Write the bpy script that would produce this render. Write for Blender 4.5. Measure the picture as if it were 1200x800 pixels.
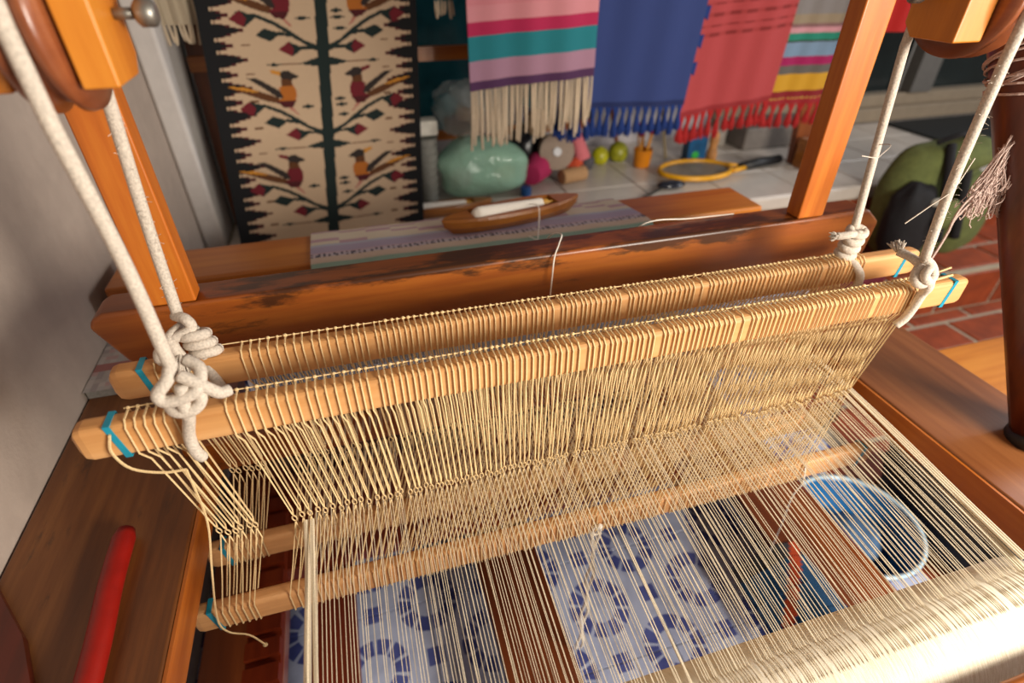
import bpy, bmesh, math, random
import numpy as np
from mathutils import Vector, Matrix
from math import sin, cos, pi, radians as R
random.seed(7)
for o in list(bpy.data.objects): bpy.data.objects.remove(o)
C = bpy.context.scene.collection
H = 1.25            # lens height above the floor; all coordinates below are relative to the lens point, z is lifted by H when linked
BG = 0.78 / 0.72    # scale of the things measured on the tiled bench

# ------------------------------------------------------------------ camera, light, exposure
cam_d = bpy.data.cameras.new('camera'); cam = bpy.data.objects.new('camera', cam_d); C.objects.link(cam)
cam.location = (0, 0, H)
cam.rotation_euler = (R(90 - 36.017), 0, R(-16.317))
cam_d.sensor_width = 36; cam_d.lens = 641.0 * 36 / 1200; cam_d.clip_start = 0.02
cam_d.dof.use_dof = True; cam_d.dof.focus_distance = 0.66; cam_d.dof.aperture_fstop = 2.8
bpy.context.scene.camera = cam
w = bpy.data.worlds.new('room_light'); bpy.context.scene.world = w; w.use_nodes = True
w.node_tree.nodes['Background'].inputs[0].default_value = (1.0, 0.9, 0.8, 1)
w.node_tree.nodes['Background'].inputs[1].default_value = 0.19
def area(name, loc, to, sx, sy, power, col):
    d = bpy.data.lights.new(name, 'AREA'); d.shape = 'RECTANGLE'; d.size = sx; d.size_y = sy; d.energy = power; d.color = col
    o = bpy.data.objects.new(name, d); C.objects.link(o); o.location = (loc[0], loc[1], loc[2] + H)
    o.rotation_euler = (Vector(to) - Vector(loc)).to_track_quat('-Z', 'Y').to_euler()
    return o
area('window_light_behind', (1.35, -0.90, 0.04), (0.62, 0.45, -0.55), 0.8, 0.6, 72, (1.0, 0.92, 0.80))
area('window_light_right', (3.9, 0.6, 0.9), (1.2, 1.6, -0.6), 1.4, 1.4, 42, (0.95, 0.97, 1.0))
vs = bpy.context.scene.view_settings
vs.view_transform = 'Standard'; vs.look = 'None'; vs.exposure = 0.0; vs.gamma = 1.0; vs.use_curve_mapping = False

# ------------------------------------------------------------------ materials
def lin(h):
    h = h.lstrip('#'); c = [int(h[i:i+2], 16) / 255 for i in (0, 2, 4)]
    return tuple(x / 12.92 if x <= .04045 else ((x + .055) / 1.055) ** 2.4 for x in c)
def newmat(name):
    m = bpy.data.materials.new(name); m.use_nodes = True
    return m, m.node_tree.nodes, m.node_tree.links, m.node_tree.nodes['Principled BSDF']
def coords(N, L, scale=(1, 1, 1)):
    t = N.new('ShaderNodeTexCoord'); mp = N.new('ShaderNodeMapping'); mp.inputs['Scale'].default_value = scale
    L.new(t.outputs['Object'], mp.inputs['Vector']); return mp.outputs['Vector']
def noise(N, L, vec, scale, detail=4, rough=.55):
    n = N.new('ShaderNodeTexNoise'); n.inputs['Scale'].default_value = scale; n.inputs['Detail'].default_value = detail
    n.inputs['Roughness'].default_value = rough; L.new(vec, n.inputs['Vector']); return n.outputs['Fac']
def ramp(N, L, fac, stops):
    r = N.new('ShaderNodeValToRGB'); L.new(fac, r.inputs[0]); e = r.color_ramp.elements
    while len(e) < len(stops): e.new(0.5)
    for k, (p, c) in enumerate(stops): e[k].position = p; e[k].color = (*c, 1)
    return r.outputs[0]
def bump(N, L, b, fac, dist, strength=.6):
    n = N.new('ShaderNodeBump'); n.inputs['Distance'].default_value = dist; n.inputs['Strength'].default_value = strength
    L.new(fac, n.inputs['Height']); L.new(n.outputs[0], b.inputs['Normal'])
def plain(name, col, rough=.6, nscale=40, var=.12, bdist=.0005, metal=0, coat=0):
    m, N, L, b = newmat(name); c = lin(col) if isinstance(col, str) else col
    f = noise(N, L, coords(N, L), nscale)
    L.new(ramp(N, L, f, [(.3, tuple(x * (1 - var) for x in c)), (.7, tuple(min(1, x * (1 + var)) for x in c))]), b.inputs['Base Color'])
    b.inputs['Roughness'].default_value = rough; b.inputs['Metallic'].default_value = metal; b.inputs['Coat Weight'].default_value = coat
    if bdist: bump(N, L, b, f, bdist)
    return m
def wood(name, dark, mid, light, axis='X', rough=.38, grain=55, stain=None, coat=.15, stain_z=None):
    m, N, L, b = newmat(name)
    s = [1, 1, 1]; s['XYZ'.index(axis)] = .07
    v = coords(N, L, s)
    f1 = noise(N, L, v, grain, 6, .6)
    f2 = noise(N, L, v, grain * .16, 3, .5)
    mx = N.new('ShaderNodeMath'); mx.operation = 'MULTIPLY_ADD'; mx.inputs[1].default_value = .45; L.new(f1, mx.inputs[0])
    m2 = N.new('ShaderNodeMath'); m2.operation = 'MULTIPLY'; m2.inputs[1].default_value = .55; L.new(f2, m2.inputs[0]); L.new(m2.outputs[0], mx.inputs[2])
    col = ramp(N, L, mx.outputs[0], [(.34, lin(dark)), (.5, lin(mid)), (.66, lin(light))])
    if stain:
        s2 = [2.2, 2.2, 2.2]; s2['XYZ'.index(axis)] = .5
        f3 = noise(N, L, coords(N, L, s2), 9, 8, .7)
        if stain_z:
            tz = N.new('ShaderNodeTexCoord'); sz = N.new('ShaderNodeSeparateXYZ'); L.new(tz.outputs['Object'], sz.inputs[0])
            mr = N.new('ShaderNodeMapRange'); mr.inputs[1].default_value, mr.inputs[2].default_value = stain_z; mr.inputs[4].default_value = .13; L.new(sz.outputs[2], mr.inputs[0])
            ad = N.new('ShaderNodeMath'); ad.operation = 'ADD'; L.new(f3, ad.inputs[0]); L.new(mr.outputs[0], ad.inputs[1]); f3 = ad.outputs[0]
        g = N.new('ShaderNodeValToRGB'); L.new(f3, g.inputs[0]); g.color_ramp.elements[0].position = .60; g.color_ramp.elements[1].position = .68
        g.color_ramp.elements[0].color = (0, 0, 0, 1); g.color_ramp.elements[1].color = (.8, .8, .8, 1)
        mixn = N.new('ShaderNodeMix'); mixn.data_type = 'RGBA'; L.new(g.outputs[0], mixn.inputs['Factor']); L.new(col, mixn.inputs['A'])
        mixn.inputs['B'].default_value = (*lin(stain), 1); col = mixn.outputs['Result']
    L.new(col, b.inputs['Base Color'])
    b.inputs['Roughness'].default_value = rough; b.inputs['Coat Weight'].default_value = coat; b.inputs['Coat Roughness'].default_value = .3
    bump(N, L, b, f1, .0006, .5)
    return m
def attr_mat(name, rough=.9, weave=900, sheen=0.0):
    m, N, L, b = newmat(name)
    a = N.new('ShaderNodeAttribute'); a.attribute_name = 'Col'
    f = noise(N, L, coords(N, L, (1, 1, .5)), weave, 2)
    mixn = N.new('ShaderNodeMix'); mixn.data_type = 'RGBA'; mixn.blend_type = 'MULTIPLY'; mixn.inputs['Factor'].default_value = .35
    L.new(a.outputs['Color'], mixn.inputs['A']); L.new(ramp(N, L, f, [(.3, (.6, .6, .6)), (.6, (1, 1, 1))]), mixn.inputs['B'])
    L.new(mixn.outputs['Result'], b.inputs['Base Color']); b.inputs['Roughness'].default_value = rough; b.inputs['Sheen Weight'].default_value = sheen
    bump(N, L, b, f, .0008)
    return m
def film(name, col, alpha=.45, rough=.2):
    m, N, L, b = newmat(name); b.inputs['Base Color'].default_value = (*lin(col), 1)
    b.inputs['Roughness'].default_value = rough; b.inputs['Alpha'].default_value = alpha
    f = noise(N, L, coords(N, L), 22, 3); bump(N, L, b, f, .012, .8)
    return m

W_side = wood('cherry_board', '#44240d', '#6a3c18', '#865428', 'Y', rough=.42, stain='#3c2412')
W_sideR = wood('cherry_board_right', '#5c3218', '#7c4826', '#925c34', 'Y', rough=.34)
W_edge = wood('orange_edge', '#8a4410', '#ad5f1c', '#c0722a', 'Y')
W_beam = wood('red_brown_beam', '#6e340e', '#8c4814', '#a8611f', 'X', stain='#1e0e06')
W_cap = wood('stained_cap', '#6e340e', '#8c4814', '#a8611f', 'X', stain='#120804', stain_z=(.262, .292))
W_breast = wood('orange_beam', '#8c4a10', '#a85c18', '#bf7526', 'X')
W_post = wood('orange_post', '#9a4c0e', '#b8621a', '#d0802a', 'Z')
W_bar = wood('pale_pine_bar', '#b47a42', '#cf985e', '#dfae78', 'X', rough=.5, grain=45, coat=0)
W_barlow = wood('pink_pine_bar', '#b47a48', '#cf9862', '#dfae7c', 'X', rough=.55, grain=60, coat=0)
W_dark = wood('dark_red_wood', '#3c1408', '#55210c', '#6d3014', 'Z', rough=.35)
W_darkY = wood('dark_brown_rail', '#4a200e', '#6a3216', '#84441e', 'Y', rough=.3, grain=30)
W_red = wood('red_brown_plank', '#5a1c0a', '#74280e', '#8a3814', 'Y')
W_block = wood('pulley_block_wood', '#a85c10', '#c8761c', '#dd9030', 'Z', rough=.4)
W_wheel = wood('pulley_wheel_wood', '#5c2c18', '#86492a', '#a8683c', 'Y', rough=.3, grain=35)
W_shuttle = wood('shuttle_wood', '#6a3812', '#94581e', '#b47230', 'X', rough=.3)
W_rack = wood('rack_wood', '#5e2c0e', '#7c3d12', '#94501c', 'Z')
W_rackX = wood('rack_crossbar_wood', '#84450f', '#a65c14', '#bd7020', 'X')
ROPE = plain('braided_cotton_rope', '#c8bcae', .95, 420, .22, .0012)
TWINE = plain('tan_heddle_twine', '#dcbf8e', .95, 900, .2, .0003)
YARN = plain('cream_warp_yarn', '#d8cab0', .95, 900, .15, .0003)
WHITEC = plain('white_cord', '#ece4d8', .95, 900, .15, .0003)
TAPE = plain('blue_tape', '#1c8ca6', .35, 60, .1, 0)
METAL = plain('dull_metal', '#8c8880', .4, 80, .2, .0004, metal=.8)
DARKMETAL = plain('dark_metal', '#3a3836', .4, 80, .2, 0, metal=.7)
REEDM = plain('reed_steel', '#b4b6c4', .5, 80, .1, 0, metal=.2)
BLACK = plain('black_rubber', '#15161a', .5, 60, .2, .0003)
WALL = plain('plaster', '#a8988c', .9, 26, .05, .003)
WALLB = plain('back_plaster', '#b8b2b4', .9, 26, .05, .002)
GROUT = plain('grey_grout', '#a89c88', .9, 60, .12, .001)
TERRA = plain('terracotta', '#8c3c1a', .55, 14, .28, .0015)
CTILE = plain('cream_tile', '#c6bcb2', .28, 16, .07, .0005)
REDROD = plain('red_rod', '#8a1006', .45, 50, .12, .0004)
attrm = attr_mat('woven_wool')
attrs = attr_mat('woven_cotton', weave=1400)

# ------------------------------------------------------------------ mesh builder
class MB:
    def __init__(s): s.v = []; s.f = []; s.col = None
    def add(s, vs, fs):
        n = len(s.v); s.v += [tuple(p) for p in vs]; s.f += [tuple(i + n for i in q) for q in fs]; return s
    def box(s, x0, x1, y0, y1, z0, z1, M=None):
        vs = [(x, y, z) for z in (z0, z1) for y in (y0, y1) for x in (x0, x1)]
        if M is not None: vs = [M @ Vector(p) for p in vs]
        return s.add(vs, [(0, 2, 3, 1), (4, 5, 7, 6), (0, 1, 5, 4), (2, 6, 7, 3), (0, 4, 6, 2), (1, 3, 7, 5)])
    def tube(s, pts, r, n=6, caps=True):
        P = [Vector(p) for p in pts]; k = len(P); rr = r if hasattr(r, '__len__') else [r] * k
        up = None; rings = []
        for i, p in enumerate(P):
            t = (P[min(i + 1, k - 1)] - P[max(i - 1, 0)])
            t = t.normalized() if t.length > 1e-9 else Vector((0, 0, 1))
            if up is None: up = t.orthogonal().normalized()
            a = up - t * up.dot(t)
            a = a.normalized() if a.length > 1e-6 else t.orthogonal().normalized()
            up = a; b = t.cross(a)
            rings.append([p + (a * cos(2 * pi * j / n) + b * sin(2 * pi * j / n)) * rr[i] for j in range(n)])
        vs = [q for ring in rings for q in ring]
        fs = [(i * n + j, i * n + (j + 1) % n, (i + 1) * n + (j + 1) % n, (i + 1) * n + j) for i in range(k - 1) for j in range(n)]
        if caps: fs += [tuple(range(n - 1, -1, -1)), tuple((k - 1) * n + j for j in range(n))]
        return s.add(vs, fs)
    def lathe(s, c, axis, prof, n=24, caps=True):
        # prof: (distance along axis, radius)
        ax = Vector(axis).normalized(); a = ax.orthogonal().normalized(); b = ax.cross(a); c = Vector(c)
        vs = [c + ax * h + (a * cos(2 * pi * j / n) + b * sin(2 * pi * j / n)) * r for h, r in prof for j in range(n)]
        k = len(prof)
        fs = [(i * n + j, i * n + (j + 1) % n, (i + 1) * n + (j + 1) % n, (i + 1) * n + j) for i in range(k - 1) for j in range(n)]
        if caps: fs += [tuple(range(n - 1, -1, -1)), tuple((k - 1) * n + j for j in range(n))]
        return s.add(vs, fs)
    def prism(s, poly, d, cap=True):
        d = Vector(d); n = len(poly); P = [Vector(p) for p in poly]
        return s.add(P + [p + d for p in P], [tuple(range(n)), tuple(range(2 * n - 1, n - 1, -1))] + [(j, j + n, (j + 1) % n + n, (j + 1) % n) for j in range(n)])
    def blob(s, c, r, e=1.0, n=14, m=20, amp=0, freq=3, seed=0, M=None):
        rnd = random.Random(seed); ph = [rnd.uniform(0, 6.28) for _ in range(9)]
        def sg(x): return math.copysign(abs(x) ** e, x)
        vs = []
        for i in range(n + 1):
            th = -pi / 2 + pi * i / n
            for j in range(m):
                p = 2 * pi * j / m
                q = Vector((sg(cos(th)) * sg(cos(p)), sg(cos(th)) * sg(sin(p)), sg(sin(th))))
                k = 1 + amp * (sin(freq * q.x * 2 + ph[0]) * sin(freq * q.y * 2 + ph[1]) + .6 * sin(freq * 2 * q.z * 2 + ph[2] + q.x * freq * 2) + .5 * sin(freq * 4 * p / 2 + ph[3] + q.z * 5) * cos(th))
                q = Vector((q.x * r[0], q.y * r[1], q.z * r[2])) * k
                if M is not None: q = M @ q
                vs.append(Vector(c) + q)
        return s.add(vs, [(i * m + j, i * m + (j + 1) % m, (i + 1) * m + (j + 1) % m, (i + 1) * m + j) for i in range(n) for j in range(m)])
    def build(s, name, mat, parent=None, bevel=0, smooth=False, loc=None, kind=None, solid=0):
        me = bpy.data.meshes.new(name)
        if parent is not None: base = rootloc(parent)
        elif loc is not None: base = Vector(loc)
        else:
            A = np.array(s.v); base = Vector(((A[:, 0].min() + A[:, 0].max()) / 2, (A[:, 1].min() + A[:, 1].max()) / 2, A[:, 2].min()))
        me.from_pydata([tuple(Vector(p) - base) for p in s.v], [], s.f)
        if s.col is not None:
            at = me.color_attributes.new('Col', 'FLOAT_COLOR', 'CORNER')
            tot = np.zeros(len(me.polygons), int); me.polygons.foreach_get('loop_total', tot)
            cc = np.repeat(np.array(s.col, float), tot, axis=0)
            at.data.foreach_set('color', np.concatenate([cc, np.ones((len(cc), 1))], 1).ravel())
        for m in (mat if isinstance(mat, (list, tuple)) else [mat]): me.materials.append(m)
        if smooth: me.polygons.foreach_set('use_smooth', [True] * len(me.polygons))
        bm = bmesh.new(); bm.from_mesh(me); bmesh.ops.recalc_face_normals(bm, faces=bm.faces); bm.to_mesh(me); bm.free()
        o = bpy.data.objects.new(name, me); C.objects.link(o)
        if parent is not None: o.parent = parent; o['base'] = list(base)
        else: o.location = (base.x, base.y, base.z + H); o['base'] = list(base)
        if bevel:
            b = o.modifiers.new('bevel', 'BEVEL'); b.width = bevel; b.segments = 2; b.limit_method = 'ANGLE'
            me.polygons.foreach_set('use_smooth', [True] * len(me.polygons)); b.harden_normals = True
        if solid:
            b = o.modifiers.new('thickness', 'SOLIDIFY'); b.thickness = solid
        if kind: o['kind'] = kind
        return o
def rootloc(o): return Vector(o['base'])
def tag(o, label, cat, group=None):
    o['label'] = label; o['category'] = cat
    if group: o['group'] = group
    return o
def thing(name, label, cat, base, group=None):
    o = bpy.data.objects.new(name, None); C.objects.link(o); o.empty_display_size = .05
    o.location = (base[0], base[1], base[2] + H); o['base'] = list(base)
    return tag(o, label, cat, group)
def struct(o): o['kind'] = 'structure'; return o
def dup(root, d, label=None):
    r = root.copy(); C.objects.link(r); r.location = root.location + Vector(d)
    if label: r['label'] = label
    for ch in root.children:
        c = ch.copy(); C.objects.link(c); c.parent = r
        for g in ch.children:
            q = g.copy(); C.objects.link(q); q.parent = c
    return r
def spline(pts, n=8):
    P = [Vector(p) for p in pts]; P = [P[0] * 2 - P[1]] + P + [P[-1] * 2 - P[-2]]; out = []
    for i in range(1, len(P) - 2):
        for k in range(n):
            t = k / n; a, b, c, d = P[i - 1:i + 3]
            out.append(.5 * ((2 * b) + (c - a) * t + (2 * a - 5 * b + 4 * c - d) * t * t + (3 * b - a - 3 * c + d) * t ** 3))
    out.append(P[-2]); return out

# ------------------------------------------------------------------ setting: walls
struct(MB().box(-.60, -.494, -1.0, 2.70, -1.25, .9).build('wall_left', WALL))
struct(MB().box(-.494, -.43, 1.80, 2.45, -1.25, .9).build('trim_1', plain('white_pier', '#c4bdb8', .85, 30, .05, .002), bevel=.012))
wb = MB()
wx0, wx1, wz0 = -.30, 1.10, -.70           # left window opening (dark teal panes)
dx0, dx1, dz0 = 1.75, 3.75, -.775           # right glazed opening
wb.box(-.494, wx0, 2.45, 2.55, -1.25, .9); wb.box(wx1, dx0, 2.45, 2.55, -1.25, .9); wb.box(dx1, 4.4, 2.45, 2.55, -1.25, .9)
wb.box(wx0, wx1, 2.45, 2.55, -1.25, wz0); wb.box(dx0, dx1, 2.45, 2.55, -1.25, dz0)
struct(wb.build('wall_back', WALLB))
TEAL = plain('teal_window_pane', '#256470', .12, 6, .35, .001)
win = struct(MB().box(wx0, wx1, 2.455, 2.475, wz0, wz0 + .04).box(.62, .66, 2.455, 2.475, wz0 + .04, .9).build('window_1', W_rackX))
MB().box(wx0, .62, 2.478, 2.486, wz0, .9).build('pane', TEAL, win); MB().box(.66, wx1, 2.478, 2.486, wz0, .9).build('pane', TEAL, win)
FRAMEM = plain('grey_aluminium', '#6e6a66', .45, 40, .08, 0, metal=.3)
win2 = struct(MB().box(dx0, dx1, 2.40, 2.50, dz0, dz0 + .07).box(dx0, dx1, 2.43, 2.50, dz0 + .07, dz0 + .13).build('window_2', plain('cream_sill', '#8c7c68', .6, 30, .08, 0), bevel=.006))
MB().box(2.92, 3.06, 2.42, 2.49, dz0 + .131, .9).build('window_frame', FRAMEM, win2)
DG = plain('dark_window_pane', '#10191a', .1, 4, .5, 0)
MB().box(dx0, 2.915, 2.495, 2.503, dz0 + .131, .9).build('pane', DG, win2); MB().box(3.065, dx1, 2.495, 2.503, dz0 + .131, .9).build('pane', DG, win2)

# ------------------------------------------------------------------ floor: patterned tiles under the loom, terracotta beyond
fl = struct(MB().box(-.494, 4.4, -.6, 2.45, -1.30, -1.2545).build('floor', GROUT))
def ring_tile_mat():
    m, N, L, b = newmat('blue_ring_tile'); P = .127
    def M(op, a, c=None):
        n = N.new('ShaderNodeMath'); n.operation = op
        for i, q in enumerate((a, c)):
            if q is None: continue
            if isinstance(q, (int, float)): n.inputs[i].default_value = q
            else: L.new(q, n.inputs[i])
        return n.outputs[0]
    t = N.new('ShaderNodeTexCoord'); sp = N.new('ShaderNodeSeparateXYZ'); L.new(t.outputs['Object'], sp.inputs[0])
    X = M('DIVIDE', sp.outputs[0], P); Y = M('DIVIDE', sp.outputs[1], P)
    def ring(cx, cy):
        dx = M('SUBTRACT', X, cx); dy = M('SUBTRACT', Y, cy)
        r = M('SQRT', M('ADD', M('MULTIPLY', dx, dx), M('MULTIPLY', dy, dy)))
        a = M('ABSOLUTE', M('SUBTRACT', M('FRACT', M('ADD', M('MULTIPLY', M('ARCTAN2', dy, dx), 10 / (2 * pi)), 10.5)), .5))
        return M('MULTIPLY', M('MULTIPLY', M('GREATER_THAN', r, .29), M('LESS_THAN', r, .55)), M('LESS_THAN', a, .40))
    f = ring(0, 0)
    for cx, cy in ((1, 1), (1, -1), (-1, 1), (-1, -1)): f = M('MAXIMUM', f, ring(cx, cy))
    for cx, cy in ((1, 0), (-1, 0), (0, 1), (0, -1)):
        dx = M('ABSOLUTE', M('SUBTRACT', X, cx)); dy = M('ABSOLUTE', M('SUBTRACT', Y, cy))
        sq = M('MULTIPLY', M('LESS_THAN', dx, .15), M('LESS_THAN', dy, .15)); f = M('MAXIMUM', f, sq)
    nz = noise(N, L, coords(N, L), 14, 4)
    base = ramp(N, L, nz, [(.35, lin('#a4acc8')), (.6, lin('#bac2dc'))]); blue = ramp(N, L, nz, [(.3, lin('#3c4480')), (.65, lin('#5a64a4'))])
    mx = N.new('ShaderNodeMix'); mx.data_type = 'RGBA'; L.new(f, mx.inputs['Factor']); L.new(base, mx.inputs['A']); L.new(blue, mx.inputs['B'])
    L.new(mx.outputs['Result'], b.inputs['Base Color']); b.inputs['Roughness'].default_value = .3
    return m
RT = ring_tile_mat()
def slab_mesh(name, sx, sy, sz, mat, ch=.003):
    me = bpy.data.meshes.new(name); a, b = sx / 2, sy / 2
    vs = [(-a, -b, 0), (a, -b, 0), (a, b, 0), (-a, b, 0), (-a, -b, sz - ch), (a, -b, sz - ch), (a, b, sz - ch), (-a, b, sz - ch),
          (-a + ch, -b + ch, sz), (a - ch, -b + ch, sz), (a - ch, b - ch, sz), (-a + ch, b - ch, sz)]
    fs = [(0, 3, 2, 1)] + [(i, (i + 1) % 4, (i + 1) % 4 + 4, i + 4) for i in range(4)] + [(i + 4, (i + 1) % 4 + 4, (i + 1) % 4 + 8, i + 8) for i in range(4)] + [(8, 9, 10, 11)]
    me.from_pydata(vs, [], fs); me.materials.append(mat); return me
def piece(name, me, parent, x, y, z, rot=None):
    o = bpy.data.objects.new(name, me); C.objects.link(o); o.parent = parent
    b = rootloc(parent); o.location = (x - b.x, y - b.y, z - b.z)
    if rot: o.rotation_euler = rot
    o['base'] = [x, y, z]; return o
T = .254; rt = slab_mesh('floor_tile', T - .002, T - .002, .0045, RT, .001)
for i in range(-4, 3):
    for j in range(-4, 4):
        x = .509 + (i + .5) * T; y = .711 + (j + .5) * T
        if x - T / 2 > -.494 - .02 or i >= -3: 
            if x - T / 2 >= -.51: piece('floor_tile', rt, fl, x, y, -1.2545)
bk = slab_mesh('floor_brick', .280, .132, .006, TERRA)
for i in range(9):
    for j in range(12):
        x = 1.17 + .15 + i * .30 + (.15 if j % 2 else 0); y = -.14 + j * .15
        piece('brick', bk, fl, x, y, -1.2545 + random.uniform(-.001, .001))
# brick step in front of the bench
st = struct(MB().box(1.60, 4.2, 1.345, 1.655, -1.25, -1.058).build('trim_2', GROUT))
bt = slab_mesh('step_brick', .280, .136, .008, TERRA); br = slab_mesh('step_riser_brick', .280, .165, .008, TERRA)
for i in range(8):
    for j in range(2): piece('brick', bt, st, 1.76 + i * .3 + (.12 if j else 0), 1.430 + j * .155, -1.058)
    piece('brick', br, st, 1.76 + i * .3, 1.345, -1.155, (R(90), 0, 0))
# bench with white tiled top and terracotta riser
bench = struct(MB().box(-.43, 4.2, 1.655, 2.45, -1.25, -.79).build('trim_3', GROUT))
ct = slab_mesh('bench_tile', .296, .262, .010, CTILE); ce = slab_mesh('bench_edge_tile', .296, .046, .010, CTILE)
br2 = slab_mesh('riser_brick', .280, .145, .010, TERRA)
for i in range(15):
    for j in range(3): piece('tile', ct, bench, -.27 + i * .30, 1.785 + j * .265, -.79)
    piece('tile', ce, bench, -.27 + i * .30, 1.655, -.806, (R(90), 0, 0))
    for k in range(2):
        if i > 4: piece('brick', br2, bench, -.12 + i * .30 + k * .1, 1.655, -.91 - k * .156, (R(90), 0, 0))

# ------------------------------------------------------------------ loom frame
loom = thing('floor_loom', 'large orange-brown wooden floor loom frame with two wide side boards beside the wall', 'loom', (.25, .5, -1.25))
MB().box(-.492, -.280, -.25, 1.30, -.668, -.62).build('side_board', W_side, loom, bevel=.004)
sr = MB().box(.797, 1.005, -.25, 1.30, -.668, -.62).build('side_board', W_sideR, loom, bevel=.004)
MB().box(.7925, .7965, -.25, 1.30, -.672, -.6225).build('edge_strip', W_edge, loom)
MB().box(-.2795, -.2755, -.25, 1.30, -.672, -.6225).build('edge_strip', W_edge, loom)
MB().box(-.465, .915, 1.015, 1.150, -.60, -.50).build('breast_beam', W_breast, loom, bevel=.006)
for x in (-.40, .84):
    MB().box(x, x + .05, 1.04, 1.12, -.6205, -.5995).build('beam_block', W_breast, loom)
MB().box(-.40, .95, .015, .097, -.6195, -.600).build('back_rail', W_breast, loom, bevel=.008)
for x in (-.44, .86):
    for y in (-.20, 1.16):
        MB().box(x, x + .08, y, y + .08, -1.2495, -.6685).build('leg', W_dark, loom, bevel=.004)
MB().box(-.44, -.285, -.12, 1.16, -1.16, -1.12).build('lower_rail', W_darkY, loom, bevel=.003)
MB().box(.79, .972, -.12, 1.16, -1.16, -1.12).build('lower_rail', W_darkY, loom, bevel=.003)
MB().box(-.285, .79, 1.08, 1.14, -1.16, -1.10).build('cross_rail', W_dark, loom)
MB().box(-.285, .79, -.10, -.04, -1.16, -1.10).build('cross_rail', W_dark, loom)
MB().box(-.284, .789, .74, 1.00, -1.075, -1.045).box(-.284, -.24, .76, .98, -1.1195, -1.0755).box(.745, .789, .76, .98, -1.1195, -1.0755).build('cross_board', W_red, loom, bevel=.003)
# notched rack
poly = [(-.318, .30, -1.02), (-.318, .98, -1.02), (-.318, .98, -.99)]
y = .98
while y > .32:
    poly += [(-.318, y - .030, -.99), (-.318, y - .030, -1.002), (-.318, y - .045, -1.002), (-.318, y - .045, -.99)]; y -= .045
poly += [(-.318, .30, -.99)]
MB().prism(poly, (.058, 0, 0)).build('notched_rack', W_red, loom)
MB().box(-.318, -.260, .32, .36, -1.12, -1.02).box(-.318, -.260, .92, .96, -1.12, -1.02).build('rack_support', W_red, loom)
MB().lathe((1.155, .0, 0), (0, 1, 0), [(0, 0.001), (.001, .001)], 3)
# treadles
tr = thing('treadle', 'dark brown wooden treadle plank running under the middle of the warp', 'treadle', (.19, .5, -1.15), 'treadles under the loom')
MB().box(.120, .258, -.035, 1.06, -1.145, -1.120).build('plank', W_darkY, tr, bevel=.003)
MB().lathe((.10, .97, -1.155), (1, 0, 0), [(0, .010), (.178, .010)], 12).build('pivot', DARKMETAL, tr)
t2 = thing('treadle', 'reddish treadle plank beside the notched rack at the left', 'treadle', (-.19, .5, -1.15), 'treadles under the loom')
MB().box(-.235, -.145, -.035, 1.06, -1.145, -1.120).build('plank', W_red, t2, bevel=.003)
MB().lathe((-.25, .97, -1.155), (1, 0, 0), [(0, .010), (.12, .010)], 12).build('pivot', DARKMETAL, t2)
# low orange board beyond the right side board
stool = thing('low_stool', 'low orange wooden stool beyond the right side board on the brick floor', 'stool', (1.42, .58, -1.25))
LT = wood('low_table_wood', '#a05a14', '#c07522', '#d08a34', 'X')
MB().box(1.12, 1.72, .43, .731, -.83, -.80).build('seat', LT, stool, bevel=.004)
for x_ in (1.52, 1.66):
    for y_ in (.45, .67): MB().box(x_, x_ + .04, y_, y_ + .04, -1.2485, -.8305).build('leg', LT, stool)
# red-brown upright piece at the lower left corner
tag(MB().prism([(-.492, .520, -.6195), (-.428, .43, -.6195), (-.385, .34, -.6195), (-.40, .10, -.6195), (-.492, .10, -.6195)], (0, 0, .012)).build('wooden_wedge', wood('mahogany', '#3c1208', '#561a0c', '#6a2412', 'Y')),
    'dark red wooden piece lying at the lower left corner of the side board', 'wood block')
# red rod
rod = spline([(-.354, .545, -.606), (-.352, .47, -.606), (-.345, .38, -.606), (-.338, .20, -.606)], 6)
tag(MB().tube(rod, [.010] + [.013] * (len(rod) - 1), 14).build('red_rod', REDROD, smooth=True), 'thick red rod lying on the left side board', 'rod')
# magazine on the left board
mg = thing('magazine', 'pale magazine lying on the left side board against the wall', 'magazine', (-.43, .92, -.62))
MB().box(-.490, -.375, .86, 1.01, -.6195, -.603).build('pages', plain('grey_pages', '#8a8680', .7, 200, .2, 0), mg)
gm = MB(); gm.col = []
for i in range(12):
    for j in range(14):
        x = -.492 + i * .01; y = .855 + j * .0112
        gm.add([(x, y, -.6025), (x + .01, y, -.6025), (x + .01, y + .0112, -.6025), (x, y + .0112, -.6025)], [(0, 1, 2, 3)])
        c = random.choice(['#b8aca4', '#c0a09a', '#b8b0aa', '#a89c98', '#c4b8b0']) if j not in (5, 6) else '#a8706a'
        gm.col.append(lin(c))
gm.build('cover', attrs, mg)

# ------------------------------------------------------------------ leaning dark leg on the right
A = Vector((.945, .335, -.612)); B = Vector((.862, .615, -.04)); D = (B - A)
lg = thing('leaning_post', 'dark red-brown wooden post with black ring foot standing on the right side board', 'post', (A.x, A.y, -.62))
top = A + D * 1.35
MB().tube([A + D * .02, A + D * .3, A + D * .7, top], [.040, .040, .041, .042], 14).build('shaft', W_dark, lg, smooth=True)
MB().lathe(A + D * -.002, D, [(-.006, .040), (.002, .047), (.012, .048), (.020, .043)], 24).build('rubber_ring', BLACK, lg, smooth=True)
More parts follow.
